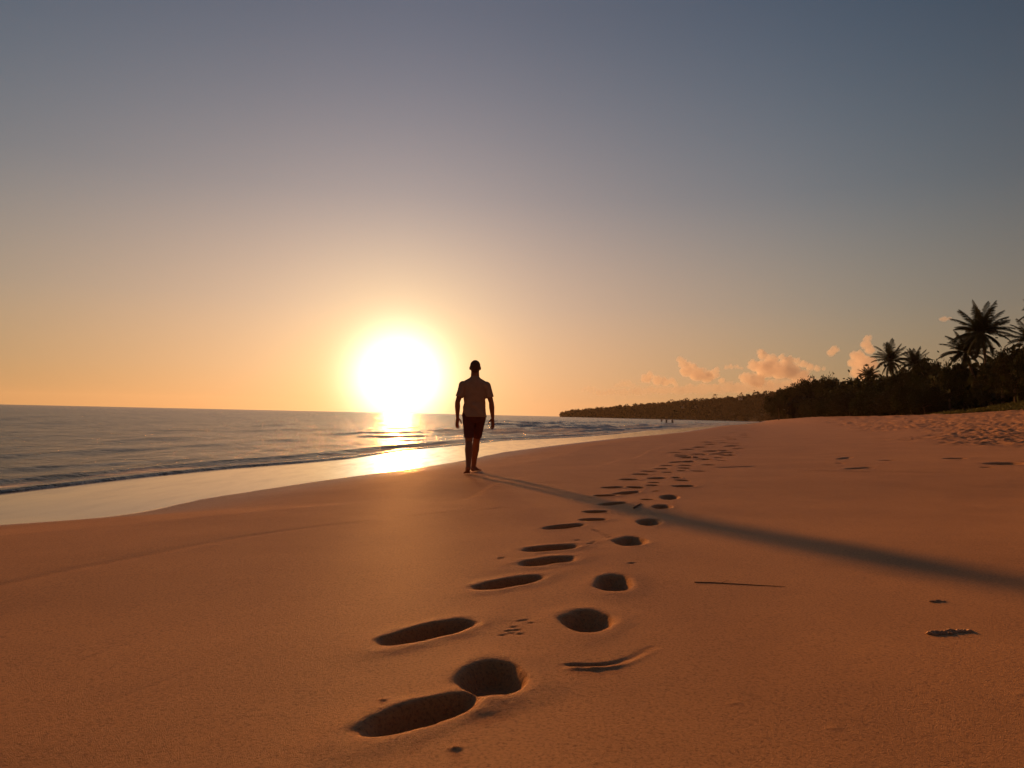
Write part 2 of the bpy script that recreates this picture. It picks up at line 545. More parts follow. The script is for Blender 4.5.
gy_, gx_ = np.gradient(Z, ys, xs)
NR = np.stack([-gx_, -gy_, np.ones_like(Z)], -1)
NR /= np.linalg.norm(NR, axis=-1, keepdims=True)
NR = NR.reshape(-1, 3)
wetv = 1 - sstep((dn + 0.02 + 0.10 * fbm(X * 1.3, Y * 1.3, 3, 91)) / np.clip(0.05 + Y * 0.004, .05, 1.2))
dampv = 1 - sstep((dn - 0.2 + 0.4 * fbm(X * .5, Y * .5, 3, 92)) / 1.7)
co = np.stack([X, Y, Z], -1).reshape(-1, 3)
faces = grid_faces(*X.shape)
fo = OWN.reshape(-1)[faces]
fo = np.where((fo == fo[:, :1]).all(1), fo[:, 0], -1)
A_ = {'wet': wetv.reshape(-1), 'damp': dampv.reshape(-1)}
sand = link('sand', sub_mesh('sand', co, faces[fo < 0], NR, A_), M['sand'], kind='structure')
for i in range(len(PR)):
    f = faces[fo == i]
    if len(f) < 2: continue
    link('footprint', sub_mesh('footprint', co, f, NR, A_), M['sand'], parent=sand)


def gz(x, y):
    z, _ = sand_height(np.array([[float(x)]]), np.array([[float(y)]]))
    return float(z[0, 0])


# ------------------------------------------------------------------ sea
rr = axis([(3, 12, 0.07, 0.05), (12, 60, 0.05, 0.30), (60, 300, 0.30, 4), (300, 3500, 4, 60)])
th = np.concatenate([np.radians(np.arange(-86, -40, 0.6)), np.radians(np.arange(-40, 30, 0.14)), np.radians(np.arange(30, 50, .5))])
RR, TH = np.meshgrid(rr, th)
RR, TH = RR.T, TH.T
SX, SY = RR * np.sin(TH), RR * np.cos(TH)
ds = (XS(SY) - SX) * CW(SY)                # metres out to sea from the water's edge
ds = np.where(SY > 990, 400, ds)
along = SY
SZ = np.full(SX.shape, SEA_Z)
amp_far = 1 / (1 + (RR / 900) ** 2)
SZ += amp_far * (0.105 * fbm(SX * 0.45, SY * 0.16, 4, 101) * sstep(ds / 3) + 0.14 * fbm(SX * 0.10, SY * 0.035, 3, 111) * sstep(ds / 12))
FO = np.zeros_like(SZ)


def ridge(d0, h, w, seed, wob=0.35, y0=-10, y1=900, foam=0.0, gap=0.0):
    global SZ, FO
    c = d0 + wob * fbm(along * 0.16, along * 0 + seed, 3, seed) * (1 + d0 * 0.12)
    t = (ds - c) / w
    prof = np.exp(-np.where(t < 0, (t / 0.45) ** 2, (t / 1.3) ** 2))         # steep shoreward face, long back
    amp = h * np.clip(0.75 + 0.6 * fbm(along * 0.07, along * 0 + 3.1, 3, seed + 5) - gap, 0, 1.6) * sstep((SY - y0) / 4) * (1 - sstep((SY - y1) / 20))
    SZ = SZ + amp * prof
    if foam:
        fm = np.exp(-((t + 0.35) / 0.8) ** 2) + 0.7 * np.exp(-((t - 2.2) / 2.6) ** 2)
        FO = np.maximum(FO, foam * fm * (amp / h) * (0.6 + 0.4 * vnoise(SX * 2, SY * 0.7, 12)))


ridge(0.10, 0.035, 0.30, 201, 0.15)
ridge(1.35, 0.085, 0.42, 202, 0.25)
ridge(3.2, 0.075, 0.6, 203, 0.6, gap=.2)
ridge(6.0, 0.10, 0.9, 204, 0.8, gap=.2)
ridge(10.0, 0.09, 1.2, 205, 1.0, gap=.3)
ridge(16.0, 0.10, 1.6, 206, 1.2, gap=.35)
ridge(26.0, 0.12, 2.2, 207, 1.5, gap=.45)
ridge(3.0, 0.22, 0.7, 208, 0.6, y0=55, y1=110, foam=0.9)
ridge(7.5, 0.30, 0.9, 209, 0.8, y0=58, y1=200, foam=1.0, gap=.15)
ridge(13.0, 0.30, 1.3, 210, 1.2, y0=75, y1=260, foam=0.9, gap=.2)
ridge(21.0, 0.40, 1.8, 211, 1.2, y0=85, y1=400, foam=0.9, gap=.2)
ridge(34.0, 0.35, 2.4, 212, 1.5, y0=120, y1=500, foam=0.7, gap=.3)
wash = sstep((SY - 30) / 20) * (1 - sstep((ds - 7) / 10)) * sstep(ds / .5 + .5)
FO = np.maximum(FO, 0.80 * wash * (0.75 + 0.35 * vnoise(SX * 1.3, SY * 0.4, 13)))
lace = np.exp(-((ds - 0.75 - .3 * fbm(SX * .8, SY * .8, 3, 55)) / 0.42) ** 2) * sstep((ds - .12) / .1)
FO = np.maximum(FO, lace * (0.72 + 0.30 * vnoise(SX * 2.2, SY * 1.1, 15)))
FO = np.maximum(FO, 0.75 * np.exp(-((ds - 0.10) / 0.05) ** 2) * (0.6 + .4 * vnoise(SX * 1.2, SY * .6, 16)))
SZ = np.where(ds < 0.15, SZ - 0.35 * (0.15 - ds), SZ)
SZ = np.maximum(SZ, -3.0)
sco = np.stack([SX, SY, SZ], -1).reshape(-1, 3)
sf = grid_faces(*SX.shape)[:, ::-1]
keep = (ds.reshape(-1)[sf] > -4).any(1)
sf = sf[keep]
used, inv = np.unique(sf, return_inverse=True)
sea = link('sea', mesh_from('sea', sco[used], inv.reshape(sf.shape), None, {'foam': FO.reshape(-1)[used]}), M['water'], kind='structure')
_n = sea.data.polygons[0].normal
if _n.z < 0: sea.data.flip_normals()


# ------------------------------------------------------------------ generic solids
def loft(bm, rings, n=16):
    """rings: (centre, u, v) with half axes u and v; closed at both ends"""
    vs = []
    for c, u, v in rings:
        vs.append([bm.verts.new(c + u * math.cos(2 * math.pi * k / n) + v * math.sin(2 * math.pi * k / n)) for k in range(n)])
    fs = []
    for a, b in zip(vs, vs[1:]):
        for k in range(n):
            fs.append(bm.faces.new((a[k], a[(k + 1) % n], b[(k + 1) % n], b[k])))
    fs.append(bm.faces.new(vs[0][::-1])); fs.append(bm.faces.new(vs[-1]))
    return fs


def frame_of(d):
    d = d.normalized()
    a = Vector((0, 0, 1)) if abs(d.z) < 0.9 else Vector((0, 1, 0))
    u = d.cross(a).normalized()
    return d, u, d.cross(u).normalized()


def capsule(bm, p0, p1, r0, r1, n=14, flat=False, sq=(1, 1)):
    p0, p1 = Vector(p0), Vector(p1)
    d, u, v = frame_of(p1 - p0)
    rings = []
    if not flat:
        for k in range(4):
            a = math.pi / 2 * (1 - k / 4) * 0.97
            rings.append((p0 - d * r0 * math.sin(a), u * r0 * math.cos(a) * sq[0], v * r0 * math.cos(a) * sq[1]))
    rings.append((p0, u * r0 * sq[0], v * r0 * sq[1])); rings.append((p1, u * r1 * sq[0], v * r1 * sq[1]))
    if not flat:
        for k in range(1, 5):
            a = math.pi / 2 * (k / 4) * 0.97
            rings.append((p1 + d * r1 * math.sin(a), u * r1 * math.cos(a) * sq[0], v * r1 * math.cos(a) * sq[1]))
    loft(bm, rings, n)


def chain(bm, pts, rad, **k):
    for (a, b), (ra, rb) in zip(zip(pts, pts[1:]), zip(rad, rad[1:])): capsule(bm, a, b, ra, rb, **k)


def ell(bm, c, rx, ry, rz, rot=None):
    m = Matrix.Translation(c) @ (rot.to_4x4() if rot else Matrix.Identity(4)) @ Matrix.Diagonal((rx, ry, rz, 1))
    bmesh.ops.create_icosphere(bm, subdivisions=3, radius=1.0, matrix=m)


def stack(bm, rows, n=24):
    """rows: (x, y, z, rx, ry) horizontal ellipses"""
    loft(bm, [(Vector((x, y, z)), Vector((rx, 0, 0)), Vector((0, ry, 0))) for x, y, z, rx, ry in rows], n)


def to_mesh(bm, name):
    bmesh.ops.recalc_face_normals(bm, faces=bm.faces[:])
    me = bpy.data.meshes.new(name)
    bm.to_mesh(me); bm.free()
    return me


def remesh(bm, name, voxel, smooth=3, fac=0.5):
    me = to_mesh(bm, name + '_raw')
    o = bpy.data.objects.new('tmp', me)
    COL.objects.link(o)
    md = o.modifiers.new('r', 'REMESH'); md.mode = 'VOXEL'; md.voxel_size = voxel
    if smooth:
        s = o.modifiers.new('s', 'SMOOTH'); s.iterations = smooth; s.factor = fac
    dg = bpy.context.evaluated_depsgraph_get(); dg.update()
    out = bpy.data.meshes.new_from_object(o.evaluated_get(dg))
    out.name = name
    bpy.data.objects.remove(o); bpy.data.meshes.remove(me)
    out.polygons.foreach_set('use_smooth', np.ones(len(out.polygons), bool))
    return out


# ------------------------------------------------------------------ the walking man
def hand(bm, w, side, s=1.0, curl=0.35):
    """relaxed hanging hand below the wrist w; side -1 left / +1 right; palm faces the thigh"""
    w = Vector(w)
    fwd = Vector((0.05 * side, 0.35, -0.94)).normalized()      # wrist to knuckles
    acr = Vector((-0.45 * side, 0.80, 0.28)).normalized()      # across the palm towards the index finger
    inn = Vector((-side * .85, -0.45, 0.0)).normalized()               # towards the thigh
    k0 = w + fwd * 0.085 * s
    for j in range(4):
        off = (1.5 - j) * 0.021 * s
        capsule(bm, w + acr * off * 0.55 + fwd * .01, k0 + acr * off, 0.015 * s, 0.0115 * s)
        L = (0.078, 0.086, 0.079, 0.062)[j] * s
        a = k0 + acr * off
        dirs = [fwd, (fwd + inn * curl * (1 + j * .15)).normalized(), (fwd + inn * curl * 2.4).normalized()]
        r = 0.0095 * s
        for q, d in zip((0.45, 0.32, 0.25), dirs):
            b = a + d * L * q + acr * off * 0.10
            capsule(bm, a, b, r, r * 0.9, n=10)
            a, r = b, r * 0.92
    t0 = w + acr * 0.022 * s + fwd * 0.02 * s
    t1 = t0 + (acr * 0.75 + fwd * 0.8 + inn * .3).normalized() * 0.045 * s
    t2 = t1 + (acr * 0.25 + fwd * 1.0 + inn * .5).normalized() * 0.032 * s
    t3 = t2 + (fwd + inn * .4).normalized() * 0.024 * s
    chain(bm, [t0, t1, t2, t3], [0.014 * s, 0.012 * s, 0.0105 * s, 0.009 * s], n=10)


def foot(bm, ankle, heel, ball, toe_dir):
    ankle, heel, ball = Vector(ankle), Vector(heel), Vector(ball)
    capsule(bm, ankle, heel + Vector((0, 0, .01)), 0.036, 0.032)
    capsule(bm, ankle + Vector((0, .01, -.01)), ball, 0.034, 0.026, sq=(1.25, .8))
    capsule(bm, heel, ball, 0.030, 0.026, sq=(1.15, .8))
    t = Vector(toe_dir).normalized()
    sdv = t.cross(Vector((0, 0, 1))).normalized()
    for j in range(5):
        o = sdv * (j - 2) * 0.018
        L = 0.055 - abs(j - 1) * 0.006
        capsule(bm, ball + o * 1.0 + Vector((0, 0, -.004)), ball + o * 1.15 + t * L + Vector((0, 0, -.010)), 0.0125, 0.0105 if j else .013, n=10)


man_xy = on_sand(472.8, 473.6)
man_z = gz(man_xy.x, man_xy.y)
man = empty('person', (man_xy.x, man_xy.y, man_z), R(3), label='man in t-shirt and shorts walking barefoot along the beach, back to us', category='person')
man.scale = (.98, .98, .975)
bm = bmesh.new()
# legs, feet
zf1 = 0.0
zf2 = gz(man_xy.x, man_xy.y + .42) - man_z
LH, LK, LA = (-.088, 0, .90), (-.072, .00, .49), (-.070, -.24, .13)
RH, RK, RA = (.092, .02, .90), (.045, .23, .505), (.010, .47, .085 + zf2)
for (h, k, a) in ((LH, LK, LA), (RH, RK, RA)):
    h, k, a = Vector(h), Vector(k), Vector(a)
    chain(bm, [h, h.lerp(k, .5), k], [.090, .077, .056])
    c = k.lerp(a, .32) + Vector((0, -.018, 0))
    chain(bm, [k, c, k.lerp(a, .7), a], [.053, .061, .046, .036])
    capsule(bm, k + Vector((0, .012, .02)), k + Vector((0, .014, -.03)), .044, .042)
foot(bm, LA, (-.068, -.275, .100), (-.088, -.125, .034), (-.12, 1, -.15))
foot(bm, RA, (-.002, .435, .034 + zf2), (.075, .575, .026 + zf2), (.50, .85, 0))
# trunk, neck, head
stack(bm, [(0, .01, .80, .06, .05), (0, .01, .84, .15, .095), (0, .01, .92, .172, .105), (0, .01, 1.02, .150, .095), (0, .01, 1.12, .142, .092), (0, .01, 1.25, .160, .105),
           (0, .01, 1.36, .172, .110), (0, 0, 1.42, .15, .09), (0, -.005, 1.465, .095, .07), (0, -.005, 1.50, .055, .05)])
capsule(bm, (0, -.005, 1.46), (-.002, .012, 1.60), .070, .063)
ell(bm, Vector((-.002, .012, 1.662)), .078, .096, .106)
ell(bm, Vector((-.002, .045, 1.609)), .058, .062, .070)
capsule(bm, (-.002, .102, 1.659), (-.002, .120, 1.634), .010, .014)           # nose
capsule(bm, (-.030, .091, 1.682), (.026, .091, 1.682), .013, .013)            # brow
capsule(bm, (-.020, .100, 1.600), (.016, .100, 1.600), .008, .008)            # lips
for s in (-1, 1):
    ell(bm, Vector((-.002 + s * .028, .090, 1.668)), .012, .012, .010)        # eyes
    ell(bm, Vector((-.002 + s * .082, .008, 1.646)), .010, .018, .031, Matrix.Rotation(s * R(-18), 3, 'Z'))   # ears
# arms
LS, LE, LW = (-.182, -.005, 1.372), (-.262, -.055, 1.11), (-.258, .035, .87)
RS, RE, RW = (.182, -.005, 1.372), (.262, -.020, 1.11), (.290, .050, .87)
for (s_, e, w, sd) in ((LS, LE, LW, -1), (RS, RE, RW, 1)):
    s_, e, w = Vector(s_), Vector(e), Vector(w)
    chain(bm, [s_, s_.lerp(e, .4), e], [.056, .048, .038])
    chain(bm, [e, e.lerp(w, .3), w], [.039, .043, .026])
    hand(bm, w, sd, 1.12)
body = remesh(bm, 'body', 0.0052, 4)
link('body', body, M['skin'], parent=man)
# shirt
bm = bmesh.new()
stack(bm, [(0, .01, .885, .194, .130), (0, .01, .93, .190, .126), (0, .01, 1.02, .172, .118), (0, .01, 1.12, .166, .112), (0, .01, 1.25, .178, .122),
           (0, .01, 1.34, .190, .126), (0, 0, 1.41, .170, .106), (0, -.005, 1.465, .115, .086), (0, -.005, 1.505, .074, .066), (0, -.005, 1.525, .060, .058)], 32)
for (s_, e) in ((LS, LE), (RS, RE)):
    s_, e = Vector(s_), Vector(e)
    capsule(bm, s_ + Vector((-.25 * s_.x, 0, .005)), s_, .070, .070)
    capsule(bm, s_.lerp(e, .0), s_.lerp(e, .70), .068, .061, n=20, flat=True)
    capsule(bm, s_.lerp(e, .0), s_.lerp(e, .20), .070, .067, n=20)
    capsule(bm, (s_.x * .35, -.005, 1.445), s_ + Vector((-.12 * s_.x, 0, .006)), .052, .062, n=20)
shirt = remesh(bm, 'shirt', 0.006, 3)
vc = np.empty(len(shirt.vertices) * 3, np.float32)
shirt.vertices.foreach_get('co', vc); vc = vc.reshape(-1, 3)
fold = 0.006 * np.sin(vc[:, 2] * 38 + vc[:, 0] * 30 + 3 * vnoise(vc[:, 0] * 9, vc[:, 2] * 9, 4)) * sstep((1.25 - vc[:, 2]) / .2) + .006 * vnoise(vc[:, 0] * 14 + vc[:, 1] * 9, vc[:, 2] * 7, 2)
rad = np.stack([vc[:, 0] * .6, vc[:, 1]], -1); rad /= np.linalg.norm(rad, axis=1, keepdims=True) + 1e-6
vc[:, :2] += rad * fold[:, None]
shirt.vertices.foreach_set('co', vc.ravel()); shirt.update()
link('shirt', shirt, M['shirt'], parent=man)
# shorts
bm = bmesh.new()
stack(bm, [(0, .01, .79, .06, .09), (0, .01, .81, .11, .10), (0, .01, .835, .160, .112), (0, .01, .88, .184, .118), (0, .01, .94, .180, .116), (0, .01, .965, .172, .112)], 32)
for (h, k) in ((LH, LK), (RH, RK)):
    h, k = Vector(h), Vector(k)
    capsule(bm, h, h.lerp(k, .84), .096, .075, n=22, flat=True)
    capsule(bm, h + Vector((0, 0, .0)), h.lerp(k, .3), .098, .092, n=22)
link('shorts', remesh(bm, 'shorts', 0.006, 3), M['shorts'], parent=man)
bm = bmesh.new()
ell(bm, Vector((-.002, .002, 1.680)), .082, .101, .095)
ell(bm, Vector((-.002, -.030, 1.639)), .070, .070, .072)
hair = remesh(bm, 'hair', 0.006, 1)
bm = bmesh.new(); bm.from_mesh(hair)
bmesh.ops.bisect_plane(bm, geom=bm.verts[:] + bm.edges[:] + bm.faces[:], plane_co=(0, .06, 1.674), plane_no=(0, .75, -.66), clear_outer=True)
bmesh.ops.holes_fill(bm, edges=[e for e in bm.edges if e.is_boundary])
bm.to_mesh(hair); bm.free()
hair.polygons.foreach_set('use_smooth', np.ones(len(hair.polygons), bool))
link('hair', hair, M['hair'], parent=man)


# ------------------------------------------------------------------ tiny bathers far off in the shallows
def bather(px, dist, pose, label, top, shorts):
    x = (at(px, 424, dist)).x
    z = SEA_Z - 0.60
    o = empty('person', (x, dist, z), R(random.uniform(-60, 60)), label=label, category='person', group='bathers far off in the shallows')
    b = bmesh.new()
    st = 0.16 if pose != 'stride' else 0.30
    LHh, RHh = Vector((-.09, 0, .9)), Vector((.09, 0, .9))
    for h, f in ((LHh, -1), (RHh, 1)):
        k = h + Vector((f * .02, f * st * .5, -.42)); a = Vector((h.x + f * .02, f * st, .06))
        chain(b, [h, k, a], [.085, .055, .035]); capsule(b, a, a + Vector((0, .15, -.03)), .035, .03)
    lean = .10 if pose == 'bend' else 0.0
    stack(b, [(0, 0, .82, .12, .08), (0, 0, .92, .17, .10), (0, lean * .5, 1.1, .145, .09), (0, lean, 1.35, .175, .11), (0, lean, 1.45, .12, .08), (0, lean, 1.5, .06, .05)])
    capsule(b, (0, lean, 1.45), (0, lean + .02, 1.6), .055, .05)
    ell(b, Vector((0, lean + .02, 1.68)), .075, .09, .105)
    capsule(b, (0, lean + .1, 1.67), (0, lean + .125, 1.65), .012, .014)
    for s in (-1, 1):
        sh = Vector((s * .2, lean, 1.40))
        if pose == 'wave' and s > 0: e, w = sh + Vector((.18, .0, .12)), sh + Vector((.26, .05, .36))
        elif pose == 'bend': e, w = sh + Vector((s * .08, .10, -.25)), sh + Vector((s * .05, .30, -.30))
        else: e, w = sh + Vector((s * .07, -.04, -.28)), sh + Vector((s * .07, .06, -.52))
        chain(b, [sh, e, w], [.058, .040, .027])
        for j in range(4): capsule(b, w, w + (w - e).normalized() * .16 + Vector((0, (j - 1.5) * .022, 0)), .018, .009, n=8)
        capsule(b, w, w + (w - e).normalized() * .08 + Vector((0, .06, 0)), .015, .010, n=8)
    link('body', remesh(b, 'body', 0.012, 2), M['skin'], parent=o)
    b = bmesh.new()
    stack(b, [(0, 0, .80, .15, .11), (0, 0, .95, .18, .115), (0, .0, 1.0, .165, .105)])
    for h, f in ((LHh, -1), (RHh, 1)): capsule(b, h, h.lerp(h + Vector((f * .02, f * st * .5, -.42)), .6), .098, .09, flat=True)
    link('shorts', remesh(b, 'shorts', 0.012, 2), shorts, parent=o)


bather(672.3, 185, 'stride', 'tallest rightmost bather wading thigh deep in the sea below the headland', 0, M['shorts'])
bather(666.5, 200, 'wave', 'middle bather with one arm raised, wading beside the tallest one', 0, M['hair'])
bather(661.5, 215, 'bend', 'leftmost smallest bather leaning forward in the sea below the headland', 0, M['shirt'])


# ------------------------------------------------------------------ foliage
def leaf_mesh(name, pts, dirs, size, aspect=0.5):
    """quads (4 verts each) at pts facing random ways"""
    n = len(pts)
    a = RNG.normal(size=(n, 3)); a /= np.linalg.norm(a, axis=1, keepdims=True)
    b = np.cross(a, RNG.normal(size=(n, 3))); b /= np.linalg.norm(b, axis=1, keepdims=True)
    a = a * (size[:, None]); b = b * (size[:, None]) * aspect
    v = np.stack([pts - a, pts + b, pts + a, pts - b], 1).reshape(-1, 3)
    f = np.arange(4 * n).reshape(n, 4)
    return v, f


def crown_mesh(name, rx, rz, n_clump, per, leaf, seed, cz=0.0, low=-0.75):
    rg = np.random.RandomState(seed)
    pts = []
    for k in range(n_clump):
        d = rg.normal(size=3); d /= np.linalg.norm(d)
        if d[2] < low: d[2] = -d[2]
        rad = rg.uniform(0.35, 1.0) ** 0.6
        c = d * rad * np.array([rx, rx, rz]) * rg.uniform(0.75, 1.12)
        s = rx * rg.uniform(0.16, 0.34)
        p = rg.normal(size=(per, 3)); p /= np.linalg.norm(p, axis=1, keepdims=True)
        p = p * (rg.uniform(0.2, 1.0, (per, 1)) ** 0.5) * s * np.array([1, 1, 0.75])
        pts.append(c + p)
    pts = np.concatenate(pts) + np.array([0, 0, cz])
    v, f = leaf_mesh(name, pts, None, leaf * rg.uniform(0.6, 1.3, len(pts)))
    return mesh_from(name, v, f)


def trunk_mesh(name, h, r, limbs, rx, rz, cz, seed):
    rg = random.Random(seed)
    b = bmesh.new()
    top = Vector((rg.uniform(-.3, .3), rg.uniform(-.3, .3), cz))
    mid = Vector((rg.uniform(-.2, .2), rg.uniform(-.2, .2), cz * .5))
    chain(b, [Vector((0, 0, -.4)), mid, top], [r * 1.25, r, r * .7], n=10)
    for k in range(limbs):
        a = 2 * math.pi * k / limbs + rg.uniform(-.4, .4)
        s = mid.lerp(top, rg.uniform(.1, 1))
        e = Vector((math.cos(a) * rx * .7, math.sin(a) * rx * .7, cz + rz * rg.uniform(-.3, .3)))
        m_ = s.lerp(e, .5) + Vector((0, 0, .25))
        chain(b, [s, m_, e], [r * .5, r * .33, r * .14], n=7)
    me = to_mesh(b, name)
    me.polygons.foreach_set('use_smooth', np.ones(len(me.polygons), bool))
    return me


CROWNS, TRUNKS = [], []
for k in range(5):
    rz = [0.62, 0.8, 0.55, 0.9, 0.7][k]
    CROWNS.append(crown_mesh('crown', 1.0, rz, 75, 60, 0.055, 40 + k, cz=0.0))
    TRUNKS.append((rz,))
for i, c in enumerate(CROWNS): c.materials.append(M['leaf'] if i % 2 == 0 else M['leaf2'])


def tree(px, top_py, dist, wpx, label, k, squat=1.0, name='broadleaf_tree', group='broadleaf trees behind the beach', kind='tree', pos=None):
    p = at(px, top_py, dist) if pos is None else pos
    x, y = p.x, dist
    zg = gz(x, y) if dist < 880 else 20
    if top_py is None: H = squat
    else: H = max(p.z - zg, 1.0)
    rx = wpx / F * dist / 2
    rz = TRUNKS[k][0]
    o = empty(name, (x, y, zg - .1), label=label, category=kind, group=group)
    sz = min(H * 0.47 / rz, rx * 1.9)
    cz = H - sz * rz
    c = link('crown', CROWNS[k], None, parent=o)
    c.location = (0, 0, cz); c.scale = (rx, rx, sz); c.rotation_euler = (0, 0, random.uniform(0, 6.28))
    t = link('trunk', trunk_mesh('trunk', H, max(.07, H * .022), 6, rx, sz * rz, cz, random.randint(0, 9999)), M['bark'], parent=o)
    return o


T_LIST = [(779, 393, 262, 26), (788, 389, 246, 24), (795, 384, 240, 26), (806, 380, 220, 26), (818, 377, 200, 27), (831, 378, 190, 26), (842, 385, 170, 22),
          (853, 380, 160, 22), (862, 384, 140, 22), (877, 377, 125, 26), (902, 371, 112, 28), (912, 365, 108, 28), (926, 359, 102, 32), (939, 363, 96, 28),
          (951, 367, 88, 28), (963, 364, 86, 32), (990, 361, 78, 34), (1003, 352, 74, 34), (1016, 347, 70, 36), (1032, 348, 66, 36), (1046, 342, 62, 52)]
T_WORDS = ['low rounded', 'small domed', 'flat-topped', 'broad', 'tall broad', 'round-headed', 'short', 'bushy', 'low bushy', 'wide', 'dense', 'dark dense',
           'high round-topped', 'full', 'squat', 'wide low', 'thick', 'tall', 'tall spreading', 'tall leafy', 'high', 'big', 'big spreading', 'huge']
T_WHERE = ['farthest down the beach beside the headland', 'second from the far end of the beach tree line', 'where the tree line steps up left of the domed clump',
           'on the left shoulder of the domed clump', 'at the very top of the domed clump', 'on the right shoulder of the domed clump', 'in the dip right of the domed clump',
           'just left of the smallest palm', 'directly under the smallest palm', 'below the left fronds of the middle palm', 'between the two middle palms',
           'below the second middle palm', 'filling the skyline between the middle and tall palms', 'in the notch left of the leaning palm', 'under the fronds of the leaning palm',
           'behind the trunk of the leaning palm', 'right of the tallest palm trunk', 'under the right fronds of the tallest palm', 'left of the palm at the picture edge',
           'under the palm at the picture edge', 'at the right edge beyond the edge palm', 'past the right edge of the beach view', 'past the right edge above the dune', 'last at the right above the dune']
for i, (a, b, c, d) in enumerate(T_LIST):
    tree(a, b, c, d, f'{T_WORDS[i]} dark tree {T_WHERE[i]}', i % 5)


def XV(y): return float(XW(y) + BW(y) / CW(y)) + 1.0


# shrubs along the foot of the trees
n_sh = 0
sh_y = []
y = 58.0
while y < 420 and n_sh < 46:
    sh_y.append(y); n_sh += 1
    y *= 1.043
SHW = ['domed', 'ragged', 'low', 'rounded', 'spreading', 'upright']
for i, y in enumerate(sh_y):
    x = XV(y) + random.uniform(0.3, 2.2) + (0.8 if y > 80 else 8)
    h = random.uniform(1.8, 3.4) * (1 + y / 500)
    px = 512 + x / y * F
    w = h * random.uniform(1.1, 1.6)
    v = Vector((x, y, gz(x, y) + h))
    ref = 'the tallest palm' if i < 8 else ('the middle palms' if i < 18 else ('the domed tree clump' if i < 30 else 'the far trees'))
    k = i - (0 if i < 8 else 8 if i < 18 else 18 if i < 30 else 30)
    nth = ['nearest', 'second', 'third', 'fourth', 'fifth', 'sixth', 'seventh', 'eighth', 'ninth', 'tenth', 'eleventh', 'twelfth', 'thirteenth', 'fourteenth', 'fifteenth', 'sixteenth'][k]
    o = empty('shrub', (x, y, gz(x, y) - .1), label=f'{SHW[i % 6]} shrub on the sand edge, {nth} below {ref}', category='shrub', group='shrubs where the sand meets the trees')
    kk = (i * 3) % 5
    c = link('crown', CROWNS[kk], None, parent=o)
    c.location = (0, 0, h * .5); c.scale = (w / 2, w / 2, h * .5 / TRUNKS[kk][0] * 1.05); c.rotation_euler = (0, 0, random.uniform(0, 6.28))
    link('stem', trunk_mesh('stem', h, .05, 6, w / 2, h * .4, h * .4, i), M['bark'], parent=o)

# a darker wood behind, too dense to count
pts = []
for k in range(1150):
    y = 60 * (11.0 ** random.random())
    x = XV(y) + 7 + random.uniform(0, 1) ** 1.3 * (30 + y * .12)
    px = 512 + x / y * F
    hmax = np.interp(px, [740, 800, 850, 900, 950, 1000, 1100, 1400], [24, 30, 32, 38, 44, 50, 58, 80]) / F * y
    h = random.uniform(.1, .85) * hmax
    c = np.array([x, y, gz(x, y) + h])
    s = 1.6 + y / 160
    p = RNG.normal(size=(70, 3)) * s * 0.55
    pts.append(c + p)
pts = np.concatenate(pts)
v, f = leaf_mesh('woodland', pts, None, RNG.uniform(.18, .42, len(pts)) * (1 + pts[:, 1] / 260))
link('woodland', mesh_from('woodland', v, f), M['leaf'], kind='stuff', label='dense dark undergrowth filling the wood behind the beach')


# creeping plants and grass on the dune at the right
gyv = RNG.uniform(38, 84, 15000)
guv = RNG.beta(1.8, 1.5, 15000)
gxv = XW(gyv) + BW(gyv) / CW(gyv) - 2.4 + 14 * guv
kp = vnoise(gxv * .35, gyv * .22, 88) + (guv - .30) * 3.0 > 0
gxv, gyv = np.repeat(gxv[kp], 3), np.repeat(gyv[kp], 3)
gxv = gxv + RNG.normal(0, .15, len(gxv)); gyv = gyv + RNG.normal(0, .15, len(gyv))
gzv = sand_height(gxv[None], gyv[None])[0][0] + np.abs(RNG.normal(0, .10, len(gxv)))
pts = np.stack([gxv, gyv, gzv], -1)
v, f = leaf_mesh('dune_grass', pts, None, RNG.uniform(.06, .22, len(pts)), .35)
link('dune_grass', mesh_from('dune_grass', v, f), simple('dune_green', (0.085, 0.085, 0.028), .7, .4, .5, transl=.2), kind='stuff', label='low green creepers and grass on the dune')


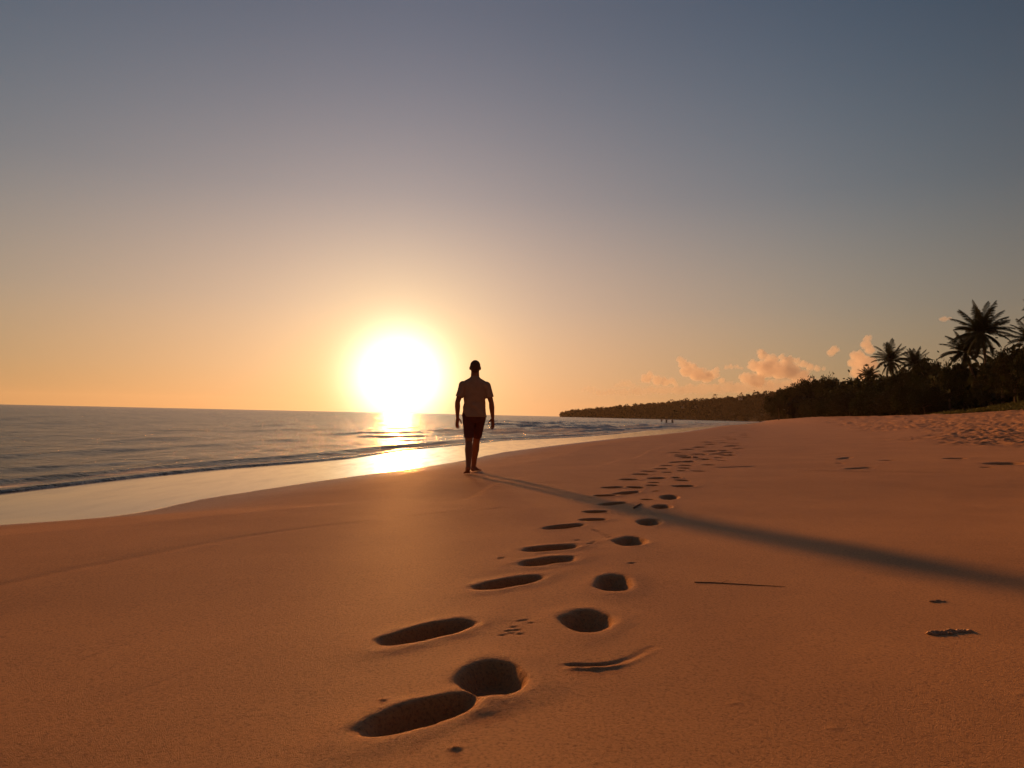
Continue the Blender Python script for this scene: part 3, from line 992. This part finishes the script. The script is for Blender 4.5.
def palm_crown(name, L, nf, seed, skirt=8):
    rg = random.Random(seed)
    V, Fc = [], []

    def quad(a, b, c, d):
        i = len(V); V.extend([a, b, c, d]); Fc.append((i, i + 1, i + 2, i + 3))
    tot = nf + skirt
    for k in range(tot):
        az = k * 2.39996 + rg.uniform(-.25, .25)
        if k < nf:
            t = k / nf
            el = R(84 - 88 * t ** 0.8 + rg.uniform(-8, 8))
            droop = 0.26 + 0.42 * t + rg.uniform(-.08, .12)
            l = L * rg.uniform(.85, 1.08)
        else:
            el = R(rg.uniform(-55, -20)); droop = 0.5; l = L * rg.uniform(.6, .85)
        u = Vector((math.cos(az), math.sin(az), 0))
        side0 = Vector((-math.sin(az), math.cos(az), 0))
        pts_ = []
        n = 26
        p = Vector((0, 0, 0)) + u * .08
        for j in range(n + 1):
            s = j / n
            e = el - droop * 1.7 * s ** 1.5
            pts_.append(p.copy())
            p = p + (u * math.cos(e) + Vector((0, 0, 1)) * math.sin(e)) * l / n
        twist = rg.uniform(-.5, .5)
        for j in range(n):
            a, b = pts_[j], pts_[j + 1]
            d = (b - a).normalized()
            w = 0.035 * (1 - j / n) + .008
            sv = side0 * w
            quad(a - sv, a + sv, b + sv * .8, b - sv * .8)
            up = d.cross(side0).normalized()
            quad(a - up * w, a + up * w, b + up * w * .8, b - up * w * .8)
            s = j / n
            if s < .08: continue
            ll = l * .23 * (math.sin(math.pi * min(1, s * .82 + .16)) ** .7) * (1 if s < .9 else .7)
            for sd in (-1, 1):
                for q in (0, .5):
                    o = a.lerp(b, q)
                    dirn = (side0 * sd * (1 - .15 * s) + d * (.55 + .6 * s) + Vector((0, 0, -1)) * (.25 + .3 * rg.random()) + up * twist * .15).normalized()
                    tip = o + dirn * ll * rg.uniform(.8, 1.08)
                    m_ = o.lerp(tip, .55) + Vector((0, 0, .04 * ll))
                    wd = d * 0.034 * (L / 3.5)
                    tip = tip + Vector((0, 0, -.10 * ll))
                    quad(o - wd * .7, o + wd * .7, m_ + wd, m_ - wd)
                    quad(m_ - wd, m_ + wd, tip + wd * .2, tip - wd * .2)
    v = np.array([tuple(q) for q in V])
    return mesh_from(name, v, np.array(Fc))


PALM_V = [palm_crown('crown', 3.6, 34, 3, 12), palm_crown('crown', 3.6, 26, 8, 8), palm_crown('crown', 3.6, 30, 15, 9)]
for c in PALM_V: c.materials.append(M['palm'])


def palm(cpx, cpy, dist, Lpx, var, lean, label, rz=0.0, squash=1.0):
    c = at(cpx, cpy, dist)
    bx, by = c.x - lean[0], c.y - lean[1]
    zg = gz(bx, by)
    o = empty('palm_tree', (bx, by, zg - .05), label=label, category='palm tree', group='palm trees rising above the wood')
    top = c - Vector((bx, by, zg - .05))
    b = bmesh.new()
    n = 14
    rings = []
    for k in range(n + 1):
        t = k / n
        p = Vector((top.x * t ** 1.6, top.y * t ** 1.6, -.3 + (top.z + .3) * t))
        r = (.17 - .06 * t + (.10 * (1 - t * 8) if t < .12 else 0)) * (1 + .06 * (k % 2))
        rings.append((p, Vector((r, 0, 0)), Vector((0, r, 0))))
    loft(b, rings, 12)
    me = to_mesh(b, 'trunk'); me.polygons.foreach_set('use_smooth', np.ones(len(me.polygons), bool))
    link('trunk', me, M['bark'], parent=o)
    s = (Lpx / F * dist) / 3.1
    k = link('crown', PALM_V[var], None, parent=o)
    k.location = top; k.scale = (s, s, s * squash); k.rotation_euler = (R(lean[1] * 2), R(lean[0] * 3), rz)
    return o


palm(981.5, 333, 80, 28, 0, (-.6, .5), 'tallest palm with a dense round head of fronds, standing above all the trees', 0.4, 1.05)
palm(965, 352, 84, 23, 2, (-1.6, .4), 'palm leaning left just below the tallest palm', 1.9)
palm(1031, 340, 70, 22, 1, (.5, .3), 'palm cut by the right picture edge, level with the tallest palm', 0.2)
palm(1057, 312, 64, 31, 1, (.9, .2), 'palm beyond the right picture edge, one frond tip showing', 2.2)
palm(891, 361, 128, 18, 1, (-.9, .5), 'middle palm with open arching fronds left of its twin', 0.9, 1.1)
palm(915, 364, 124, 15, 2, (.7, .3), 'second middle palm with short upright fronds, right of its twin', 2.7, 1.15)
palm(869, 376, 140, 11, 2, (-.5, .2), 'smallest palm at the left end of the palms', 0.3)
palm(1004, 368, 76, 18, 2, (.4, .2), 'short palm half buried in leaves below the right side of the tallest palm', 5.0)

# ------------------------------------------------------------------ headland
coast = np.array([(70, 190, 2.4), (112, 300, 5), (152, 420, 9), (240, 680, 19), (292, 860, 33), (276, 985, 27), (205, 1130, 17), (130, 1255, 9), (84, 1325, 2), (110, 1400, 6), (230, 1600, 12)], float)
hx = np.concatenate([np.arange(60, 420, 5.0), np.arange(420, 1300, 25.0)])
hy = np.arange(180, 1700, 7.0)
HX, HY = np.meshgrid(hx, hy)


def coast_d(x, y):
    best = np.full(x.shape, 1e9); hh = np.zeros(x.shape); sg = np.ones(x.shape)
    for (ax, ay, ah), (bx, by, bh) in zip(coast, coast[1:]):
        dx, dy = bx - ax, by - ay
        L2 = dx * dx + dy * dy
        t = np.clip(((x - ax) * dx + (y - ay) * dy) / L2, 0, 1)
        qx, qy = ax + dx * t, ay + dy * t
        d = np.hypot(x - qx, y - qy)
        s = np.where((x - ax) * dy - (y - ay) * dx > 0, 1, -1)
        m = d < best - 1e-6
        best = np.where(m, d, best); hh = np.where(m, ah + (bh - ah) * t, hh); sg = np.where(m, s, sg)
    return best * sg, hh


def hill_h(x, y):
    d, hh = coast_d(x, y)
    k = 1 - np.exp(-np.clip(d, 0, 999) / 22)
    z = np.where(d > 0, (hh + 0.05 * np.clip(d, 0, 160) * sstep((y - 350) / 300)) * k, -6 * sstep(-d / 10) - .5)
    return z + k * 2.0 * fbm(x * .015, y * .015, 3, 301) * (d > 0)


HZ = hill_h(HX, HY)
hme = mesh_from('hill', np.stack([HX, HY, HZ], -1).reshape(-1, 3), grid_faces(*HX.shape))
link('hill', hme, M['soil'], kind='structure')
cyv, cxv = RNG.uniform(195, 1420, 60000), RNG.uniform(66, 560, 60000)
cdv, _ = coast_d(cxv, cyv)
ok = (cdv > 2) & (cdv < np.where(cyv > 500, 170, 120)) & (RNG.uniform(0, 1, 60000) < np.exp(-cdv / 70) + .12)
CP = np.stack([cxv, cyv, cdv, hill_h(cxv, cyv)], -1)[ok][:3000]
ok2 = (cdv > -1) & (cdv < 22) & (cyv > 420)
SK = np.stack([cxv, cyv, cdv, hill_h(cxv, cyv) - 2.0], -1)[ok2][:1400]
CP = np.concatenate([CP, SK])
V_, F_ = [], []
off = 0
bmt = bmesh.new(); bmesh.ops.create_icosphere(bmt, subdivisions=1, radius=1)
ico_v = np.array([v.co[:] for v in bmt.verts]); bmt.free()
pts = []
for (x, y, d, z) in CP:
    s = random.uniform(2.4, 4.8) * (1 if d > 8 else .7)
    hgt = random.uniform(0.5, 6.0) * (1.55 if random.random() < .06 else 1) + s * .3
    p = RNG.normal(size=(46, 3)); p /= np.linalg.norm(p, axis=1, keepdims=True)
    p *= RNG.uniform(.35, 1, (46, 1)) ** .5 * s * np.array([1, 1, random.choice([.7, .9, 1.3])])
    p[:, 2] += z + hgt
    p[:, 0] += x; p[:, 1] += y
    pts.append(p)
    # skirts down to the ground
pts = np.concatenate(pts)
v, f = leaf_mesh('forest', pts, None, RNG.uniform(.7, 1.5, len(pts)), .7)
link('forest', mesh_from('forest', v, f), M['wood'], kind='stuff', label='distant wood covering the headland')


def box(bm, c, s):
    bmesh.ops.create_cube(bm, size=1, matrix=Matrix.Translation(c) @ Matrix.Diagonal((*s, 1)))


def house(px, py, dist, w, h, label):
    p = at(px, py, dist)
    o = empty('house', (p.x, p.y, p.z - h / 2 - .5), R(-15), label=label, category='house', group='small pale houses among the far trees')
    b = bmesh.new(); box(b, (0, 0, h / 2), (w, w * .8, h)); link('wall', to_mesh(b, 'wall'), M['plaster'], parent=o)
    b = bmesh.new()
    vs = [b.verts.new(q) for q in ((-w * .57, -w * .48, h), (w * .57, -w * .48, h), (w * .57, w * .48, h), (-w * .57, w * .48, h), (-w * .4, 0, h + w * .25), (w * .4, 0, h + w * .25))]
    for q in ((0, 1, 5, 4), (2, 3, 4, 5), (1, 2, 5), (3, 0, 4), (3, 2, 1, 0)): b.faces.new([vs[i] for i in q])
    link('roof', to_mesh(b, 'roof'), M['roof'], parent=o).location.z = .01
    for sx in (-.3, .28):
        b = bmesh.new(); box(b, (sx * w, -w * .4 - .03, h * .55), (w * .18, .08, h * .3)); link('window', to_mesh(b, 'window'), M['glass'], parent=o)
    b = bmesh.new(); box(b, (0, -w * .4 - .03, h * .33), (w * .14, .08, h * .62)); link('door', to_mesh(b, 'door'), M['door'], parent=o)


house(682.5, 407, 1000, 2.6, 1.8, 'single small white house alone on the middle of the headland')
house(740.5, 398.5, 850, 4.2, 2.6, 'pale house on the skyline where the headland rises')
house(784, 407.5, 255, .7, .55, 'leftmost tiny white beach hut half hidden under the far trees')
house(789, 408.3, 250, .6, .5, 'middle tiny white beach hut half hidden under the far trees')
house(793.5, 407.3, 247, .6, .45, 'rightmost tiny white beach hut half hidden under the far trees')


# ------------------------------------------------------------------ small things on the sand
def stick(a, b, r, label, name='twig'):
    A, B = on_sand(*a), on_sand(*b)
    zA = gz(A.x, A.y)
    o = bmesh.new()
    n = 10
    pts_ = []
    for k in range(n + 1):
        t = k / n
        p = A.lerp(B, t) - A
        p.z = r * .7 + gz(A.x + p.x, A.y + p.y) - zA
        p.y += .006 * math.sin(t * 5) + random.uniform(-.002, .002)
        pts_.append(p)
    chain(o, pts_, [r * (1.3 - .9 * k / n) for k in range(n + 1)], n=8)
    q = pts_[3]
    chain(o, [q, q + Vector((.03, .02, .006)), q + Vector((.05, .045, .004))], [r * .6, r * .4, r * .2], n=6)
    ob = link(name, to_mesh(o, name), M['stick'], label=label, category='stick')
    ob.location = (A.x, A.y, zA)


stick((695, 582.5), (784, 586.5), .0020, 'long thin dark twig lying on the smooth sand right of the footprints')
stick((634, 508.5), (641, 503.5), .007, 'short dark twig lying in the shadow between the footprints')


def lump(px, py, L, W, H, seed, label):
    g = on_sand(px, py)
    rg = random.Random(seed)
    b = bmesh.new()
    for k in range(16):
        t = (k / 15 - .5)
        s = W * rg.uniform(.35, .7)
        ell(b, Vector((t * L, rg.uniform(-.25, .25) * W + .08 * L * math.sin(t * 5), H * rg.uniform(.1, .45))), s, s * .8, H * rg.uniform(.45, .65))
    me = remesh(b, 'sand_clump', .003, 1)
    vv = np.empty(len(me.vertices) * 3, np.float32); me.vertices.foreach_get('co', vv); vv = vv.reshape(-1, 3)
    nn = np.empty(len(me.vertices) * 3, np.float32); me.vertices.foreach_get('normal', nn); nn = nn.reshape(-1, 3)
    vv += nn * (.0035 * vnoise(vv[:, 0] * 160, vv[:, 1] * 160 + vv[:, 2] * 90, 3) + .003 * vnoise(vv[:, 0] * 60 + vv[:, 2] * 50, vv[:, 1] * 60, 5))[:, None]
    me.vertices.foreach_set('co', vv.ravel()); me.update()
    o = link('sand_clump', me, M['lump'], label=label, category='sand clump')
    o.location = (g.x, g.y, gz(g.x, g.y) - .004)


lump(949, 632.5, .16, .030, .013, 4, 'crumbled reddish clump of sand catching the light at the lower right')
lump(937, 601.5, .05, .016, .012, 6, 'tiny crumb of sand just above the larger reddish clump')


# ------------------------------------------------------------------ clouds
def cloud_mat(name, dens, col=(1.0, 1.0, 1.0)):
    m = bpy.data.materials.new(name)
    m.use_nodes = True
    nt = m.node_tree
    nt.nodes.remove(nt.nodes['Principled BSDF'])
    v = nt.nodes.new('ShaderNodeVolumePrincipled')
    v.inputs['Color'].default_value = (*col, 1)
    v.inputs['Density'].default_value = dens
    v.inputs['Anisotropy'].default_value = 0.1
    nt.links.new(v.outputs[0], nt.nodes['Material Output'].inputs['Volume'])
    return m


CM = cloud_mat('cloud', 0.0075, (.97, .93, .94))
CM2 = cloud_mat('thin_cloud', 0.0022, (1.0, .93, .90))
CM3 = cloud_mat('bank_cloud', 0.0034, (.86, .82, .86))
CD = 12000.0
PXM = CD / F


def cloud(blobs, label, mat, seed, vox=0.9, base=None):
    """blobs: (px, py, radius px) puffs; real size at 12 km"""
    rg = random.Random(seed)
    cx = sum(b[0] for b in blobs) / len(blobs); cy = sum(b[1] for b in blobs) / len(blobs)
    C0 = at(cx, cy, CD)
    b = bmesh.new()
    for (px, py, r) in blobs:
        P = at(px, py, CD + rg.uniform(-.8, .8) * r * PXM) - C0
        rr_ = r * PXM
        ell(b, P, rr_ * 1.05, rr_, rr_ * .85)
        for q in range(9):
            a, e = rg.uniform(0, 6.28), rg.uniform(-.3, 1.3)
            d = Vector((math.cos(a) * math.cos(e), math.sin(a) * math.cos(e), math.sin(e)))
            s = rr_ * rg.uniform(.28, .5)
            ell(b, P + d * rr_ * .85, s, s, s * .9)
    me = remesh(b, 'cloud', vox * PXM, 2)
    vv = np.empty(len(me.vertices) * 3, np.float32); me.vertices.foreach_get('co', vv); vv = vv.reshape(-1, 3)
    nn = np.empty(len(me.vertices) * 3, np.float32); me.vertices.foreach_get('normal', nn); nn = nn.reshape(-1, 3)
    q = vv / PXM
    k = .9 * vnoise(q[:, 0] * .45 + q[:, 1] * .2, q[:, 2] * .45, 3) + .7 * vnoise(q[:, 0] * 1.1, q[:, 2] * 1.1 + q[:, 1] * .6, 4)
    vv += nn * (k * PXM)[:, None]
    me.vertices.foreach_set('co', vv.ravel()); me.update()
    o = link('cloud', me, mat, label=label, category='cloud', group='sunlit clouds low above the headland')
    o.location = C0


cloud([(583, 390, 2.4), (588, 389, 3), (594, 389.5, 2.6)], 'faintest small flat cloud nearest the sun', CM2, 1)
cloud([(617, 386, 3), (622, 384.5, 3.6), (628, 384, 4), (633, 386, 3)], 'small faint puff cloud left of the larger towers', CM2, 2)
cloud([(646, 379, 5), (650, 375.5, 3.6), (657, 381, 5), (665, 382, 4.4), (671, 381, 3.6), (675, 384, 3)], 'ragged low pink cloud left of the first tower cloud', CM, 3)
cloud([(680, 360, 3.4), (683, 364, 4.8), (687, 371, 7), (697, 375, 8), (706, 377, 7), (714, 375, 5), (716, 370, 3.2), (692, 367, 5), (722, 381, 3.5)], 'tower cloud with its bright peak at the left end', CM, 4)
cloud([(726, 367.5, 2.2), (731, 367, 2.6), (737, 367.3, 2.6), (742, 368, 1.9)], 'small flat grey cloud strip between the two big clouds', CM, 5)
cloud([(760, 352, 3.2), (763, 356, 5), (771, 361, 6.5), (755, 366, 6.5), (766, 370, 10), (780, 371, 10), (788, 361, 5.5), (782, 357, 3.5), (792, 372, 9), (802, 378, 8), (745, 378, 6), (757, 381, 8)],
      'biggest heaped pink cloud right of the middle above the headland', CM, 6)
cloud([(803, 364, 4), (810, 367, 4), (817, 368.5, 3.2), (824, 369.5, 2.4), (797, 361, 3.5)], 'grey trailing cloud joined to the right of the biggest one', CM, 7)
cloud([(831, 353, 4), (834, 350.5, 4), (838, 350, 2.4)], 'small round pink puff left of the tall narrow cloud', CM, 8)
cloud([(868, 338.5, 3.6), (866, 345, 5), (870, 350, 5), (857, 356, 6), (863, 362, 8), (871, 364, 7), (853, 364, 5), (858, 373, 7), (868, 376, 8)], 'tall narrow glowing cloud tower rising left of the middle palm', CM, 9)
cloud([(941, 320, 2.0), (945, 319.2, 2.8), (950, 318.8, 2.0)], 'tiny pink cloud alone high beside the tallest palm', CM, 10)
cloud([(592 + 6.5 * k, 392.5 - k * .22 + (k % 3) * .6, 2.6 + (k % 2) * .8 + k * .15) for k in range(35)],
      'long pale cloud bank lying just above the headland', CM3, 11)

# ------------------------------------------------------------------ sky and light
SUN_PX = (399, 379)
sd = ray(*SUN_PX).normalized()
g0 = ray(238, 406)                       # the man's shadow runs away from this bearing
LAMP_AZ = math.atan2(g0.x, g0.y)
LAMP_EL = R(8.0)
world = bpy.data.worlds.new('World')
scene.world = world
world.use_nodes = True
nt = world.node_tree
bg = nt.nodes['Background']
tc = N(nt, 'ShaderNodeTexCoord')
nrm = N(nt, 'ShaderNodeVectorMath', operation='NORMALIZE')
nt.links.new(tc.outputs['Generated'], nrm.inputs[0])
D = nrm.outputs[0]
sep = N(nt, 'ShaderNodeSeparateXYZ'); nt.links.new(D, sep.inputs[0])
el = mathn(nt, 'DIVIDE', mathn(nt, 'ARCSINE', sep.outputs[2]), math.pi / 2)          # -1..1
base = ramp(nt, el, [(0.0, (0.84, 0.37, 0.135)), (0.035, (0.80, 0.41, 0.18)), (0.09, (0.63, 0.41, 0.28)), (0.18, (0.285, 0.265, 0.285)), (0.32, (0.098, 0.122, 0.178)), (0.6, (0.075, 0.085, 0.12)), (1.0, (0.07, 0.08, 0.11))], 'B_SPLINE')
# angle to the sun
dot = N(nt, 'ShaderNodeVectorMath', operation='DOT_PRODUCT'); dot.inputs[1].default_value = sd
nt.links.new(D, dot.inputs[0])
ang = mathn(nt, 'MULTIPLY', mathn(nt, 'ARCCOSINE', mathn(nt, 'MINIMUM', dot.outputs['Value'], 0.9999999)), 180 / math.pi)
# bearing from the sun
hv = N(nt, 'ShaderNodeCombineXYZ'); nt.links.new(sep.outputs[0], hv.inputs[0]); nt.links.new(sep.outputs[1], hv.inputs[1])
hn = N(nt, 'ShaderNodeVectorMath', operation='NORMALIZE'); nt.links.new(hv.outputs[0], hn.inputs[0])
hd = N(nt, 'ShaderNodeVectorMath', operation='DOT_PRODUCT'); hd.inputs[1].default_value = Vector((sd.x, sd.y, 0)).normalized()
nt.links.new(hn.outputs[0], hd.inputs[0])
az = mathn(nt, 'DIVIDE', mathn(nt, 'ARCCOSINE', mathn(nt, 'MULTIPLY', hd.outputs['Value'], 0.99999)), math.pi)     # 0..1
azc = ramp(nt, az, [(0.0, (1.0, 1.0, 1.0)), (0.06, (.92, .93, .93)), (0.155, (.57, .71, .76)), (0.235, (.33, .46, .52)), (0.4, (.27, .29, .31)), (1.0, (.27, .25, .24))], 'B_SPLINE')
m1 = N(nt, 'ShaderNodeMix', data_type='RGBA', blend_type='MULTIPLY'); m1.inputs[0].default_value = 1
nt.links.new(base, m1.inputs[6]); nt.links.new(azc, m1.inputs[7])


def glow(amp, width, power, col):
    e = mathn(nt, 'POWER', mathn(nt, 'DIVIDE', ang, width), power)
    g = mathn(nt, 'MULTIPLY', mathn(nt, 'EXPONENT', mathn(nt, 'MULTIPLY', e, -1.0)), amp)
    s = N(nt, 'ShaderNodeVectorMath', operation='SCALE'); s.inputs[0].default_value = col
    nt.links.new(g, s.inputs['Scale'])
    return s.outputs[0]


def addc(a, b):
    s = N(nt, 'ShaderNodeVectorMath', operation='ADD')
    nt.links.new(a, s.inputs[0]); nt.links.new(b, s.inputs[1])
    return s.outputs[0]


total = m1.outputs[2]
for g in (glow(600, 0.8, 2, (1, .37, .085)), glow(2.6, 2.85, 2, (1, .93, .74)), glow(0.75, 5.0, 1.3, (1, .78, .20)), glow(.27, 12, 1.5, (1, .70, .52))):
    total = addc(total, g)
sky = N(nt, 'ShaderNodeTexSky', sky_type='NISHITA', sun_disc=False, sun_elevation=LAMP_EL, sun_rotation=LAMP_AZ)
sks = N(nt, 'ShaderNodeVectorMath', operation='SCALE'); sks.inputs['Scale'].default_value = 0.0015
nt.links.new(sky.outputs[0], sks.inputs[0])
total = addc(total, sks.outputs[0])
nt.links.new(total, bg.inputs[0])
bg.inputs[1].default_value = 0.64

ld = bpy.data.lights.new('sun', 'SUN')
ld.energy = 4.0
ld.color = (1.0, 0.44, 0.13)
ld.angle = R(2.6)
sun = bpy.data.objects.new('sun', ld)
COL.objects.link(sun)
dirv = Vector((math.sin(LAMP_AZ) * math.cos(LAMP_EL), math.cos(LAMP_AZ) * math.cos(LAMP_EL), math.sin(LAMP_EL)))
sun.rotation_euler = dirv.to_track_quat('Z', 'Y').to_euler()
sun.visible_glossy = False

# ------------------------------------------------------------------ air
b = bmesh.new()
box(b, (0, 1000, 26), (9000, 6500, 84))
hm = bpy.data.materials.new('haze')
hm.use_nodes = True
hm.node_tree.nodes.remove(hm.node_tree.nodes['Principled BSDF'])
hv_ = hm.node_tree.nodes.new('ShaderNodeVolumePrincipled')
hv_.inputs['Color'].default_value = (1, .80, .64, 1)
hv_.inputs['Density'].default_value = 0.00004
hv_.inputs['Anisotropy'].default_value = 0.3
hm.node_tree.links.new(hv_.outputs[0], hm.node_tree.nodes['Material Output'].inputs['Volume'])
link('haze', to_mesh(b, 'haze'), hm, kind='stuff')

# ------------------------------------------------------------------ render
scene.render.engine = 'CYCLES'
cy = scene.cycles
cy.use_denoising = True
cy.max_bounces = 8
cy.volume_bounces = 5
cy.transparent_max_bounces = 16
cy.sample_clamp_indirect = 6
vs_ = scene.view_settings
vs_.view_transform = 'Standard'
vs_.look = 'None'
vs_.exposure = 0.64
vs_.gamma = 1.0
